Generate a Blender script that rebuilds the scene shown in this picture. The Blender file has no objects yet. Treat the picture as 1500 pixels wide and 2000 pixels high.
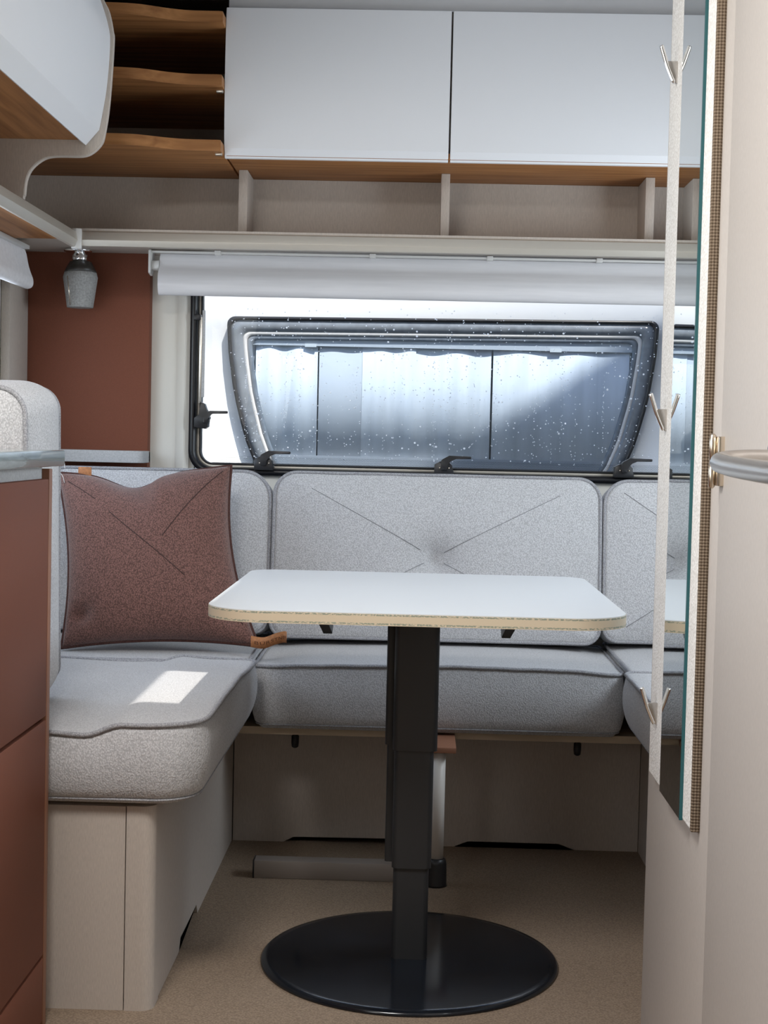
import bpy, bmesh, math, random
from mathutils import Vector, Matrix
random.seed(7)
PI = math.pi
SC = bpy.context.scene
COL = SC.collection

# ------------------------------------------------------------------ camera, world, sun, daylight, exposure
cam = bpy.data.cameras.new('camera'); camo = bpy.data.objects.new('camera', cam); COL.objects.link(camo)
cam.sensor_fit = 'VERTICAL'; cam.sensor_height = 36.0; cam.lens = 2919.0 / 2000.0 * 36.0
cam.clip_start = 0.02; cam.clip_end = 200
# columns: camera right, up, backward in world coordinates (slight yaw left, pitch down, roll)
R_ = ((0.99945091, 0.02398682, -0.02285829), (0.02394834, -0.04618608, 0.99864574), (0.0228986, -0.99864482, -0.04673517))
camo.matrix_world = Matrix(((R_[0][0], -R_[0][1], -R_[0][2], 0), (R_[1][0], -R_[1][1], -R_[1][2], 0),
                            (R_[2][0], -R_[2][1], -R_[2][2], 0.98), (0, 0, 0, 1)))
SC.camera = camo
SC.view_settings.view_transform = 'Standard'; SC.view_settings.look = 'None'
SC.view_settings.gamma = 1; SC.view_settings.use_curve_mapping = False
SC.view_settings.exposure = 0.36

SUN_D = Vector((-0.35, 0.60, -1.0)).normalized()          # travel direction of sunlight
world = bpy.data.worlds.new('sky'); SC.world = world; world.use_nodes = True
wn = world.node_tree.nodes; wl = world.node_tree.links
sky = wn.new('ShaderNodeTexSky'); sky.sky_type = 'NISHITA'; sky.sun_disc = False
sky.sun_elevation = math.asin(-SUN_D.z); sky.sun_rotation = math.atan2(-SUN_D.x, -SUN_D.y)
bg = wn['Background']; bg.inputs[1].default_value = 0.26
wl.new(sky.outputs[0], bg.inputs[0])
sun = bpy.data.lights.new('sun', 'SUN'); sun.energy = 6.0; sun.angle = 0.009; sun.color = (1.0, 0.95, 0.87)
suno = bpy.data.objects.new('sun_offscreen', sun); COL.objects.link(suno)
suno.rotation_euler = SUN_D.to_track_quat('-Z', 'Y').to_euler(); suno.location = (4, -6, 12)

def area(name, loc, aim, sx, sy, power, color):
    l = bpy.data.lights.new(name, 'AREA'); l.shape = 'RECTANGLE'; l.size = sx; l.size_y = sy
    l.energy = power; l.color = color
    o = bpy.data.objects.new(name, l); COL.objects.link(o); o.location = loc
    o.rotation_euler = (Vector(aim) - Vector(loc)).to_track_quat('-Z', 'Y').to_euler()
    return o
# daylight entering by the openings of the shell outside the frame, each in the outer plane of its opening
area('window_right_offscreen', (1.165, 2.98, 1.22), (-0.6, 2.98, 0.95), 0.84, 0.46, 12, (0.80, 0.90, 1.0))
area('window_left_offscreen', (-1.105, 3.14, 1.17), (0.3, 3.10, 0.45), 1.0, 0.44, 4, (0.78, 0.88, 1.0))
area('entrance_left_offscreen', (-1.105, 1.00, 1.34), (0.6, 2.0, 1.1), 1.0, 1.0, 10, (1.0, 0.965, 0.92))
area('roof_hatch_offscreen', (-0.47, 1.25, 2.066), (-0.25, 1.60, 0), 0.44, 0.60, 30, (1.0, 0.975, 0.95))

# ------------------------------------------------------------------ materials
MATS = {}
def mat(name, color, rough=0.5, metal=0.0, noise=None, bump=None, spec=0.5, coat=0.0, weave=None, sheen=0.0):
    if name in MATS: return MATS[name]
    m = bpy.data.materials.new(name); m.use_nodes = True
    n = m.node_tree.nodes; l = m.node_tree.links; b = n['Principled BSDF']
    b.inputs['Base Color'].default_value = (*color, 1); b.inputs['Roughness'].default_value = rough
    b.inputs['Metallic'].default_value = metal; b.inputs['Specular IOR Level'].default_value = spec
    b.inputs['Coat Weight'].default_value = coat; b.inputs['Sheen Weight'].default_value = sheen
    tc = n.new('ShaderNodeTexCoord')
    def scaled(s):
        mp = n.new('ShaderNodeMapping'); l.new(tc.outputs['Object'], mp.inputs[0]); mp.inputs['Scale'].default_value = s
        return mp.outputs[0]
    last = None
    if noise:                                   # (scale xyz, amount)
        t = n.new('ShaderNodeTexNoise'); l.new(scaled(noise[0]), t.inputs[0])
        t.inputs['Scale'].default_value = 1; t.inputs['Detail'].default_value = 3
        r = n.new('ShaderNodeValToRGB'); a = noise[1]
        r.color_ramp.elements[0].position = 0.3; r.color_ramp.elements[1].position = 0.7
        r.color_ramp.elements[0].color = (*[c * (1 - a) for c in color], 1)
        r.color_ramp.elements[1].color = (*[min(1, c * (1 + a)) for c in color], 1)
        l.new(t.outputs[0], r.inputs[0]); last = r.outputs[0]
        l.new(last, b.inputs['Base Color'])
        if bump:
            bp = n.new('ShaderNodeBump'); bp.inputs['Strength'].default_value = bump; bp.inputs['Distance'].default_value = 0.001
            l.new(t.outputs[0], bp.inputs['Height']); l.new(bp.outputs[0], b.inputs['Normal'])
    if weave:                                   # (scale xyz, dark colour, bump distance)
        v = n.new('ShaderNodeTexVoronoi'); l.new(scaled(weave[0]), v.inputs['Vector']); v.inputs['Scale'].default_value = 1
        v.inputs['Randomness'].default_value = 1.0
        t = n.new('ShaderNodeTexNoise'); l.new(scaled((weave[0][0] * .75,) * 3), t.inputs[0]); t.inputs['Scale'].default_value = 1
        t.inputs['Detail'].default_value = 2
        ad = n.new('ShaderNodeMath'); ad.operation = 'MULTIPLY_ADD'; l.new(t.outputs[0], ad.inputs[0]); ad.inputs[1].default_value = 0.55
        l.new(v.outputs['Distance'], ad.inputs[2])
        r = n.new('ShaderNodeValToRGB'); l.new(ad.outputs[0], r.inputs[0])
        r.color_ramp.elements[0].position = 0.35; r.color_ramp.elements[0].color = (*color, 1)
        r.color_ramp.elements[1].position = 1.0; r.color_ramp.elements[1].color = (*weave[1], 1)
        l.new(r.outputs[0], b.inputs['Base Color'])
        bp = n.new('ShaderNodeBump'); bp.invert = True; bp.inputs['Strength'].default_value = 0.6
        bp.inputs['Distance'].default_value = weave[2]
        l.new(ad.outputs[0], bp.inputs['Height']); l.new(bp.outputs[0], b.inputs['Normal'])
    MATS[name] = m
    return m

def wood(name, c1, c2, axis):
    m = bpy.data.materials.new(name); m.use_nodes = True
    n = m.node_tree.nodes; l = m.node_tree.links; b = n['Principled BSDF']
    tc = n.new('ShaderNodeTexCoord'); mp = n.new('ShaderNodeMapping'); l.new(tc.outputs['Object'], mp.inputs[0])
    s = [55, 55, 55]; s[axis] = 3.0; mp.inputs['Scale'].default_value = s
    t = n.new('ShaderNodeTexNoise'); l.new(mp.outputs[0], t.inputs[0]); t.inputs['Scale'].default_value = 1
    t.inputs['Detail'].default_value = 6; t.inputs['Distortion'].default_value = 0.4
    r = n.new('ShaderNodeValToRGB'); r.color_ramp.elements[0].position = .32; r.color_ramp.elements[1].position = .68
    r.color_ramp.elements[0].color = (*c1, 1); r.color_ramp.elements[1].color = (*c2, 1)
    l.new(t.outputs[0], r.inputs[0]); l.new(r.outputs[0], b.inputs['Base Color'])
    b.inputs['Roughness'].default_value = 0.5; b.inputs['Specular IOR Level'].default_value = .15
    MATS[name] = m
    return m

def glass(name, tint, gloss, rough=0.0):
    m = bpy.data.materials.new(name); m.use_nodes = True
    n = m.node_tree.nodes; l = m.node_tree.links; n.remove(n['Principled BSDF'])
    tr = n.new('ShaderNodeBsdfTransparent'); tr.inputs[0].default_value = (*tint, 1)
    gl = n.new('ShaderNodeBsdfGlossy'); gl.inputs['Roughness'].default_value = rough
    lw = n.new('ShaderNodeLayerWeight'); pw = n.new('ShaderNodeMath'); pw.operation = 'POWER'; l.new(lw.outputs['Facing'], pw.inputs[0]); pw.inputs[1].default_value = 5
    fr = n.new('ShaderNodeMath'); fr.operation = 'MULTIPLY_ADD'; l.new(pw.outputs[0], fr.inputs[0]); fr.inputs[1].default_value = .96; fr.inputs[2].default_value = .04
    ml = n.new('ShaderNodeMath'); ml.operation = 'MULTIPLY'; l.new(fr.outputs[0], ml.inputs[0]); ml.inputs[1].default_value = gloss
    mx = n.new('ShaderNodeMixShader'); l.new(ml.outputs[0], mx.inputs[0]); l.new(tr.outputs[0], mx.inputs[1]); l.new(gl.outputs[0], mx.inputs[2])
    l.new(mx.outputs[0], n['Material Output'].inputs[0])
    MATS[name] = m
    return m

WHITE = mat('white_gloss_laminate', (.80, .805, .82), .42)
CREAM = mat('cream_wall', (.72, .69, .62), .6)
BEIGE = mat('beige_canvas_laminate', (.50, .44, .385), .55, noise=((700, 700, 90), .09))
BEIGE_L = mat('light_beige_door', (.45, .41, .375), .5, noise=((420, 420, 160), .05))
TERRA = mat('terracotta_laminate', (.198, .072, .044), .6, spec=.12, noise=((900, 900, 900), .10), bump=.1)
TERRA_E = mat('terracotta_edge', (.28, .125, .07), .5)
WOODX = wood('wood_along', (.27, .115, .042), (.45, .21, .08), 0)
WOODY = wood('wood_cross', (.27, .115, .042), (.45, .21, .08), 1)
ALU = mat('brushed_aluminium', (.66, .63, .57), .33, 1.0, noise=((3, 400, 400), .06))
ALU_L = mat('champagne_aluminium_trim', (.60, .56, .49), .42, .6)
STEEL = mat('brushed_steel', (.58, .55, .52), .26, 1.0)
CHROME = mat('chrome', (.9, .9, .9), .06, 1.0)
BRASS = mat('satin_nickel', (.70, .61, .50), .25, 1.0)
GREY = mat('grey_weave', (.69, .69, .70), .95, weave=((400, 400, 280), (.44, .44, .45), .0012), sheen=.25, spec=.2)
GREYP = mat('grey_piping', (.50, .50, .52), .95, weave=((420, 420, 420), (.27, .27, .285), .0008), spec=.2)
BROWN = mat('brown_weave', (.29, .145, .117), .95, weave=((400, 400, 270), (.105, .053, .043), .0012), sheen=.25, spec=.2)
BROWNP = mat('brown_piping', (.13, .06, .05), .95, weave=((420, 420, 420), (.06, .03, .026), .0008), spec=.2)
SEAM = mat('dark_stitch', (.24, .24, .25), .9)
SEAMB = mat('brown_stitch', (.05, .026, .022), .9)
LEATHER = mat('tan_leather', (.42, .17, .06), .6, noise=((160, 160, 160), .18), bump=.2)
INK = mat('burnt_lettering', (.10, .035, .015), .8)
FLOORM = mat('woven_vinyl', (.345, .26, .185), .6, spec=.2, weave=((260, 380, 260), (.21, .155, .11), .0006))
TABLETOP = mat('pale_table_laminate', (.60, .62, .63), .34)
BLACKM = mat('charcoal_powder_coat', (.022, .023, .025), .42)
BLACKG = mat('black_gloss_steel', (.008, .010, .014), .14, noise=((7, 7, 7), .25))
BLACKP = mat('black_plastic', (.012, .012, .014), .38)
PLY = mat('birch_plywood', (.50, .40, .28), .6, noise=((12, 60, 60), .08))
GREYT = mat('pale_grey_felt', (.46, .46, .46), .9, noise=((260, 260, 260), .12))
BLIND = mat('grey_blind_cloth', (.74, .73, .74), .9, noise=((5, 60, 90), .05))
PLAST = mat('white_plastic', (.70, .69, .66), .4)
PANELF = mat('pale_woven_panel', (.82, .81, .79), .95, weave=((300, 300, 300), (.62, .60, .57), .0009), spec=.2)
PANELB = mat('brown_lattice_weave', (.2, .15, .1), .95, spec=.2)
_n = PANELB.node_tree.nodes; _l = PANELB.node_tree.links
_tc = _n.new('ShaderNodeTexCoord'); _s = _n.new('ShaderNodeSeparateXYZ'); _l.new(_tc.outputs['Object'], _s.inputs[0])
def _mth(op, a, b):
    q = _n.new('ShaderNodeMath'); q.operation = op
    for k, v in enumerate((a, b)):
        if v is None: continue
        if isinstance(v, (int, float)): q.inputs[k].default_value = v
        else: _l.new(v, q.inputs[k])
    return q.outputs[0]
_u = _mth('ADD', _s.outputs[0], _s.outputs[1])
_p = _mth('SINE', _mth('MULTIPLY', _mth('ADD', _u, _s.outputs[2]), 780.0), None)
_q = _mth('SINE', _mth('MULTIPLY', _mth('SUBTRACT', _u, _s.outputs[2]), 780.0), None)
_v = _mth('ADD', _mth('MULTIPLY', _mth('MULTIPLY', _p, _q), .5), .5)
_r = _n.new('ShaderNodeValToRGB'); _l.new(_v, _r.inputs[0])
_r.color_ramp.elements[0].color = (.07, .045, .028, 1); _r.color_ramp.elements[1].color = (.30, .235, .17, 1)
_l.new(_r.outputs[0], _n['Principled BSDF'].inputs['Base Color'])
_bp = _n.new('ShaderNodeBump'); _bp.inputs['Distance'].default_value = .001; _l.new(_v, _bp.inputs['Height']); _l.new(_bp.outputs[0], _n['Principled BSDF'].inputs['Normal'])
MIRROR = mat('mirror_silver', (.80, .84, .84), .01, 1.0)
TEAL = mat('mirror_glass_edge', (.012, .085, .095), .15)
WORKTOP = mat('glass_worktop_edge', (.27, .31, .30), .18, noise=((30, 30, 200), .12), coat=.5)
LAMPSH = mat('lamp_felt', (.33, .33, .32), .85, noise=((220, 220, 220), .2))
LAMPCAP = mat('lamp_dark_cap', (.03, .026, .022), .4)
GASKET = mat('black_rubber', (.008, .008, .010), .35)
PRINT = mat('white_print', (.75, .75, .78), .6)
CEILM = mat('ceiling_panel', (.62, .62, .63), .7)
OUTW = mat('white_caravan_skin', (.84, .86, .88), .35)
OUTG = mat('smoked_acrylic_border', (.16, .18, .205), .12, noise=((40, 40, 40), .15))
OUTT = mat('grey_inner_trim', (.50, .50, .50), .35)
CURT = mat('pale_curtain', (.68, .68, .69), .9, noise=((25, 25, 2), .10))
CURT2 = mat('grey_curtain', (.54, .54, .55), .9)
INNER = mat('grey_caravan_interior', (.32, .32, .33), .8)
ASPH = mat('asphalt', (.12, .12, .12), .9, noise=((8, 8, 8), .2))
BLOCKM = mat('grey_blocker', (.4, .4, .4), .7)
PANE = glass('clear_acrylic', (.965, .975, .98), .2)
PANE2 = glass('tinted_acrylic', (.89, .93, .97), .5)
dm = bpy.data.materials.new('raindrop'); dm.use_nodes = True; MATS['raindrop'] = dm
_n = dm.node_tree.nodes; _l = dm.node_tree.links; _n.remove(_n['Principled BSDF'])
_t = _n.new('ShaderNodeBsdfTranslucent'); _t.inputs[0].default_value = (.95, .97, 1, 1)
_g = _n.new('ShaderNodeBsdfGlossy'); _g.inputs['Roughness'].default_value = .1
_m = _n.new('ShaderNodeMixShader'); _m.inputs[0].default_value = .2
_l.new(_t.outputs[0], _m.inputs[1]); _l.new(_g.outputs[0], _m.inputs[2]); _l.new(_m.outputs[0], _n['Material Output'].inputs[0])
# table edge band: cream foil with rows of tiny greenish print along both rims
eb = bpy.data.materials.new('cream_edge_foil'); eb.use_nodes = True; MATS['edge'] = eb
_n = eb.node_tree.nodes; _l = eb.node_tree.links; _b = _n['Principled BSDF']; _b.inputs['Roughness'].default_value = .45
_tc = _n.new('ShaderNodeTexCoord'); _s = _n.new('ShaderNodeSeparateXYZ'); _l.new(_tc.outputs['Object'], _s.inputs[0])
_mp = _n.new('ShaderNodeMapping'); _l.new(_tc.outputs['Object'], _mp.inputs[0]); _mp.inputs['Scale'].default_value = (210, 210, 500)
_no = _n.new('ShaderNodeTexNoise'); _l.new(_mp.outputs[0], _no.inputs[0]); _no.inputs['Scale'].default_value = 1
_gt = _n.new('ShaderNodeMath'); _gt.operation = 'GREATER_THAN'; _l.new(_no.outputs[0], _gt.inputs[0]); _gt.inputs[1].default_value = .47
_a = _n.new('ShaderNodeMath'); _a.operation = 'SUBTRACT'; _l.new(_s.outputs[2], _a.inputs[0]); _a.inputs[1].default_value = .690
_ab = _n.new('ShaderNodeMath'); _ab.operation = 'ABSOLUTE'; _l.new(_a.outputs[0], _ab.inputs[0])
_g1 = _n.new('ShaderNodeMath'); _g1.operation = 'GREATER_THAN'; _l.new(_ab.outputs[0], _g1.inputs[0]); _g1.inputs[1].default_value = .0058
_g2 = _n.new('ShaderNodeMath'); _g2.operation = 'LESS_THAN'; _l.new(_ab.outputs[0], _g2.inputs[0]); _g2.inputs[1].default_value = .0088
_mu = _n.new('ShaderNodeMath'); _mu.operation = 'MULTIPLY'; _l.new(_g1.outputs[0], _mu.inputs[0]); _l.new(_g2.outputs[0], _mu.inputs[1])
_mv = _n.new('ShaderNodeMath'); _mv.operation = 'MULTIPLY'; _l.new(_mu.outputs[0], _mv.inputs[0]); _l.new(_gt.outputs[0], _mv.inputs[1])
_mx = _n.new('ShaderNodeMixRGB'); _l.new(_mv.outputs[0], _mx.inputs[0]); _mx.inputs[1].default_value = (.60, .50, .36, 1); _mx.inputs[2].default_value = (.27, .29, .22, 1)
_l.new(_mx.outputs[0], _b.inputs['Base Color'])

# ------------------------------------------------------------------ builders (all coordinates in metres, world space)
def tag(o, label=None, cat=None, group=None, kind=None):
    if label: o['label'] = label
    if cat: o['category'] = cat
    if group: o['group'] = group
    if kind: o['kind'] = kind
    return o
def thing(name, loc, label, cat, group=None):
    o = bpy.data.objects.new(name, None); COL.objects.link(o); o.location = loc; o.empty_display_size = .05
    return tag(o, label, cat, group)
ORG = {}
def org(o):
    return ORG[o.name] if o.name in ORG else (Vector(o.location) if o.parent is None else org(o.parent))
def link(name, bm, m, parent=None, origin=None, sharp=35):
    """one mesh object from a bmesh in world coordinates; child origins sit at their thing's base"""
    for e in bm.edges:
        e.smooth = len(e.link_faces) == 2 and e.calc_face_angle(9) < math.radians(sharp)
    for f in bm.faces: f.smooth = True
    o0 = org(parent) if parent is not None else Vector(origin if origin else (0, 0, 0))
    bmesh.ops.translate(bm, verts=bm.verts, vec=-o0)
    bmesh.ops.recalc_face_normals(bm, faces=bm.faces)
    me = bpy.data.meshes.new(name); bm.to_mesh(me); bm.free()
    me.materials.append(m)
    o = bpy.data.objects.new(name, me); COL.objects.link(o)
    if parent is not None: o.parent = parent
    else: o.location = o0
    ORG[o.name] = o0
    return o
def struct(name, bm, m, parent=None, **k):
    o = link(name, bm, m, parent, **k)
    if parent is None: o['kind'] = 'structure'
    return o
def box(x0, x1, y0, y1, z0, z1, bev=0.0, seg=2, bm=None):
    b2 = bmesh.new(); bmesh.ops.create_cube(b2, size=1)
    for v in b2.verts:
        v.co = Vector(((x0 + x1) / 2 + v.co.x * (x1 - x0), (y0 + y1) / 2 + v.co.y * (y1 - y0), (z0 + z1) / 2 + v.co.z * (z1 - z0)))
    if bev: bmesh.ops.bevel(b2, geom=b2.edges[:], offset=bev, segments=seg, affect='EDGES', profile=.5)
    return merge(bm, b2)
def merge(bm, b2):
    if bm is None: return b2
    me = bpy.data.meshes.new('t'); b2.to_mesh(me); b2.free(); bm.from_mesh(me); bpy.data.meshes.remove(me)
    return bm
AX = {'x': lambda a, b, c: Vector((c, a, b)), 'y': lambda a, b, c: Vector((a, c, b)), 'z': lambda a, b, c: Vector((a, b, c))}
def prism(pts, axis, c0, c1, bev=0.0, bm=None, seg=2):
    """polygon extruded along an axis; the points are (y,z), (x,z) or (x,y)"""
    b2 = bmesh.new(); f = AX[axis]
    lo = [b2.verts.new(f(a, b, c0)) for a, b in pts]; hi = [b2.verts.new(f(a, b, c1)) for a, b in pts]
    n = len(pts)
    f0 = b2.faces.new(lo); f1 = b2.faces.new(hi[::-1])
    for i in range(n): b2.faces.new((lo[i], hi[i], hi[(i + 1) % n], lo[(i + 1) % n]))
    if bev:
        ed = [e for e in b2.edges if (f0 in e.link_faces) or (f1 in e.link_faces)]
        bmesh.ops.bevel(b2, geom=ed, offset=bev, segments=seg, affect='EDGES', profile=.5)
    bmesh.ops.triangulate(b2, faces=[q for q in b2.faces if len(q.verts) > 4])
    return merge(bm, b2)
def fillet(pts, rad, n=8):
    """rounded polygon; rad is one radius or a list"""
    out = []; N = len(pts)
    for i in range(N):
        r = rad[i] if isinstance(rad, (list, tuple)) else rad
        p = Vector(pts[i]); a = Vector(pts[i - 1]) - p; b = Vector(pts[(i + 1) % N]) - p
        if r <= 0: out.append(tuple(p)); continue
        a.normalize(); b.normalize(); ang = a.angle(b)
        if abs(ang - PI) < 1e-3: out.append(tuple(p)); continue
        d = min(r / math.tan(ang / 2), .49 * (Vector(pts[i - 1]) - p).length, .49 * (Vector(pts[(i + 1) % N]) - p).length)
        rr_ = d * math.tan(ang / 2); c = p + (a + b).normalized() * (rr_ / math.sin(ang / 2))
        s = p + a * d - c; e = p + b * d - c; t = s.angle_signed(e)
        for k in range(n + 1):
            q = s.copy(); q.rotate(Matrix.Rotation(-t * k / n, 2)); out.append(tuple(c + q))
    return out
def rect(x0, x1, y0, y1): return [(x0, y0), (x1, y0), (x1, y1), (x0, y1)]
def ring(outer, inner, axis, c0, c1, bm=None):
    """frame between two outlines with equal point counts"""
    b2 = bmesh.new(); f = AX[axis]; n = len(outer)
    q = [[b2.verts.new(f(a, b, c)) for a, b in o] for o in (outer, inner) for c in (c0, c1)]
    for i in range(n):
        j = (i + 1) % n
        for A, B in ((q[0], q[1]), (q[1], q[3]), (q[3], q[2]), (q[2], q[0])):
            b2.faces.new((A[i], A[j], B[j], B[i]))
    return merge(bm, b2)
def tube(path, r, seg=10, closed=False, bm=None, flat=1.0):
    b2 = bmesh.new(); P = [Vector(p) for p in path]; n = len(P); rings = []; up = None
    for i in range(n):
        if closed: t = P[(i + 1) % n] - P[i - 1]
        else: t = P[min(i + 1, n - 1)] - P[max(i - 1, 0)]
        t.normalize()
        if up is None:
            up = Vector((0, 0, 1)) if abs(t.z) < .9 else Vector((1, 0, 0))
        u = t.cross(up).normalized(); w = u.cross(t).normalized(); up = w
        rad = r[i] if isinstance(r, (list, tuple)) else r
        rings.append([b2.verts.new(P[i] + rad * (math.cos(2 * PI * k / seg) * u + flat * math.sin(2 * PI * k / seg) * w)) for k in range(seg)])
    m = n if closed else n - 1
    for i in range(m):
        A, B = rings[i], rings[(i + 1) % n]
        for k in range(seg): b2.faces.new((A[k], A[(k + 1) % seg], B[(k + 1) % seg], B[k]))
    if not closed:
        b2.faces.new(rings[0]); b2.faces.new(rings[-1][::-1])
    return merge(bm, b2)
def lathe(prof, c, seg=32, bm=None, turn=0.0):
    b2 = bmesh.new(); rings = []
    for r, z in prof:
        rings.append([b2.verts.new((c[0] + r * math.cos(turn + 2 * PI * k / seg), c[1] + r * math.sin(turn + 2 * PI * k / seg), c[2] + z)) for k in range(seg)])
    for A, B in zip(rings, rings[1:]):
        for k in range(seg): b2.faces.new((A[k], A[(k + 1) % seg], B[(k + 1) % seg], B[k]))
    b2.faces.new(rings[0]); b2.faces.new(rings[-1][::-1])
    return merge(bm, b2)
def smooth_path(pts, n=6):
    P = [Vector(p) for p in pts]; out = []
    for i in range(len(P) - 1):
        a, b, c, d = P[max(i - 1, 0)], P[i], P[i + 1], P[min(i + 2, len(P) - 1)]
        for k in range(n):
            t = k / n
            out.append(.5 * ((2 * b) + (c - a) * t + (2 * a - 5 * b + 4 * c - d) * t * t + (3 * b - a - 3 * c + d) * t ** 3))
    out.append(P[-1]); return out
def sstep(a, b, x):
    t = max(0, min(1, (x - a) / (b - a))); return t * t * (3 - 2 * t)

class Cushion:
    """box cushion: outline w x h with corner radii, thickness t, crowned face, bulging border; local z is the face normal"""
    def __init__(s, w, h, t, rad, crown=.012, bulge=.008, disp=None, taper=0.0, power=5):
        s.w, s.h, s.t, s.crown, s.bulge, s.taper, s.power = w, h, t, crown, bulge, taper, power
        s.disp = disp or (lambda x, y: 0.0)
        raw = fillet(rect(-w / 2, w / 2, -h / 2, h / 2), rad, 10)
        P = [Vector(p) for p in raw]; out = []
        for i in range(len(P)):
            a, b = P[i], P[(i + 1) % len(P)]; m = max(1, int((b - a).length / .012))
            out += [a.lerp(b, k / m) for k in range(m)]
        s.out = out; N = len(out)
        s.nrm = []
        for i in range(N):
            d = (out[(i + 1) % N] - out[i - 1]).normalized(); s.nrm.append(Vector((d.y, -d.x)))
    def gauge(s, x, y):
        a = max(abs(x) / (s.w / 2), abs(y) / (s.h / 2)); return min(a, 1)
    def face_z(s, x, y):
        return s.t / 2 + s.crown * (1 - s.gauge(x, y) ** s.power) + s.disp(x, y)
    def body(s):
        bm = bmesh.new(); N = len(s.out)
        S = [.06, .14, .22, .30, .38, .46, .54, .62, .70, .77, .83, .88, .92, .95, .975, 1.0]
        rings = []
        for k in S:
            rings.append([bm.verts.new((p.x * k, p.y * k, s.face_z(p.x * k, p.y * k) if k < 1 else s.t / 2 + s.disp(p.x, p.y))) for p in s.out])
        c = bm.verts.new((0, 0, s.face_z(0, 0)))
        for i in range(N): bm.faces.new((c, rings[0][i], rings[0][(i + 1) % N]))
        M = 9
        for k in range(1, M + 1):
            u = k / M; off = s.bulge * math.sin(PI * u) - s.taper * u * u
            rr_ = .012 * max(0, (u - .85) / .15) ** 2
            row = []
            for p, q in zip(s.out, s.nrm):
                zt = s.t / 2 + s.disp(p.x, p.y); row.append(bm.verts.new((p.x + q.x * (off - rr_), p.y + q.y * (off - rr_), zt + (-s.t / 2 - zt) * u)))
            rings.append(row)
        for A, B in zip(rings, rings[1:]):
            for i in range(N): bm.faces.new((A[i], B[i], B[(i + 1) % N], A[(i + 1) % N]))
        bm.faces.new(rings[-1])
        return bm
    def piping(s, r=.0042, wob=.0012):
        P = []
        for i, (p, q) in enumerate(zip(s.out, s.nrm)):
            w = wob * (math.sin(i * .31) + .6 * math.sin(i * .83 + 1))
            P.append((p.x + q.x * .002, p.y + q.y * .002, s.t / 2 + s.disp(p.x, p.y) + w * .5))
        return tube(P, r, 8, closed=True)
    def low_piping(s, r=.0022):
        k = .93; off = s.bulge * math.sin(PI * k) - s.taper * k * k - .003
        return tube([(p.x + q.x * off, p.y + q.y * off, -s.t / 2 + .07 * s.t) for p, q in zip(s.out, s.nrm)], r, 6, closed=True)
    def seam(s, pts, r=.0008):
        P = []
        for a, b in zip(pts, pts[1:]):
            n = 30
            for k in range(n): 
                x = a[0] + (b[0] - a[0]) * k / n; y = a[1] + (b[1] - a[1]) * k / n
                P.append((x, y, s.face_z(x, y) + .0002))
        return tube(P, r, 5)
def put_cushion(name, cu, M, label, group=None, seams=(), low=True, button=None):
    loc = M.to_translation()
    bm = cu.body(); bm.transform(M)
    o = link(name, bm, GREY, origin=(loc.x, loc.y, loc.z), sharp=60); tag(o, label, 'cushion', group)
    b = cu.piping(); b.transform(M); link('piping', b, GREYP, o, sharp=80)
    if low:
        b = cu.low_piping(); b.transform(M); link('bottom_seam', b, GREYP, o, sharp=80)
    for sm in seams:
        b = cu.seam(sm); b.transform(M); link('stitch_line', b, SEAM, o, sharp=80)
    return o

# ------------------------------------------------------------------ setting: room shell
struct('floor', box(-1.10, 1.16, -1.0, 4.05, -.06, 0), FLOORM)
struct('ground', box(-12, 12, -12, 16, -.62, -.60), ASPH)
# ceiling with two roof hatch openings (one masked by an added panel: a narrow slot)
def holed(axis, c0, c1, u0, u1, v0, v1, holes, bm=None):
    """slab with rectangular openings, one closed skin"""
    us = sorted({u0, u1, *[h[0] for h in holes], *[h[1] for h in holes]}); vs = sorted({v0, v1, *[h[2] for h in holes], *[h[3] for h in holes]})
    def solid(i, j):
        if not (0 <= i < len(us) - 1 and 0 <= j < len(vs) - 1): return False
        mu, mv = (us[i] + us[i + 1]) / 2, (vs[j] + vs[j + 1]) / 2
        return not any(h[0] < mu < h[1] and h[2] < mv < h[3] for h in holes)
    P = {'z': lambda u, v, c: (u, v, c), 'x': lambda u, v, c: (c, u, v), 'y': lambda u, v, c: (u, c, v)}[axis]
    bm = bmesh.new(); V = {}
    def vt(i, j, c):
        if (i, j, c) not in V: V[i, j, c] = bm.verts.new(P(us[i], vs[j], c))
        return V[i, j, c]
    for i in range(len(us) - 1):
        for j in range(len(vs) - 1):
            if not solid(i, j): continue
            for c in (c0, c1): bm.faces.new((vt(i, j, c), vt(i + 1, j, c), vt(i + 1, j + 1, c), vt(i, j + 1, c)))
            for (a, b), (k, l), (m, n) in (((i - 1, j), (i, j), (i, j + 1)), ((i + 1, j), (i + 1, j), (i + 1, j + 1)), ((i, j - 1), (i, j), (i + 1, j)), ((i, j + 1), (i, j + 1), (i + 1, j + 1))):
                if not solid(a, b): bm.faces.new((vt(k, l, c0), vt(m, n, c0), vt(m, n, c1), vt(k, l, c1)))
    return bm
HATCH = (-.69, -.25, .95, 1.55); SLOT = (-.01, .36, 1.66, 2.16)
struct('ceiling', holed('z', 2.02, 2.06, -1.10, 1.16, -1.0, 4.05, [HATCH, SLOT]), CEILM)
WX0, WX1, WZ0, WZ1 = -.617, .753, .884, 1.475      # rear window opening
struct('wall_back', holed('y', 4.0, 4.045, -1.10, 1.16, 0, 2.02, [(WX0 + .012, WX1 - .012, WZ0 + .012, WZ1 - .012)]), CREAM)
struct('wall_left', holed('x', -1.10, -1.07, -1.0, 4.0, 0, 2.02, [(.50, 1.50, .84, 1.84), (2.62, 3.66, .93, 1.42)]), CREAM)
struct('wall_right', holed('x', 1.12, 1.16, -1.0, 4.0, 0, 2.02, [(2.55, 3.41, .98, 1.46)]), CREAM)
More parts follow.
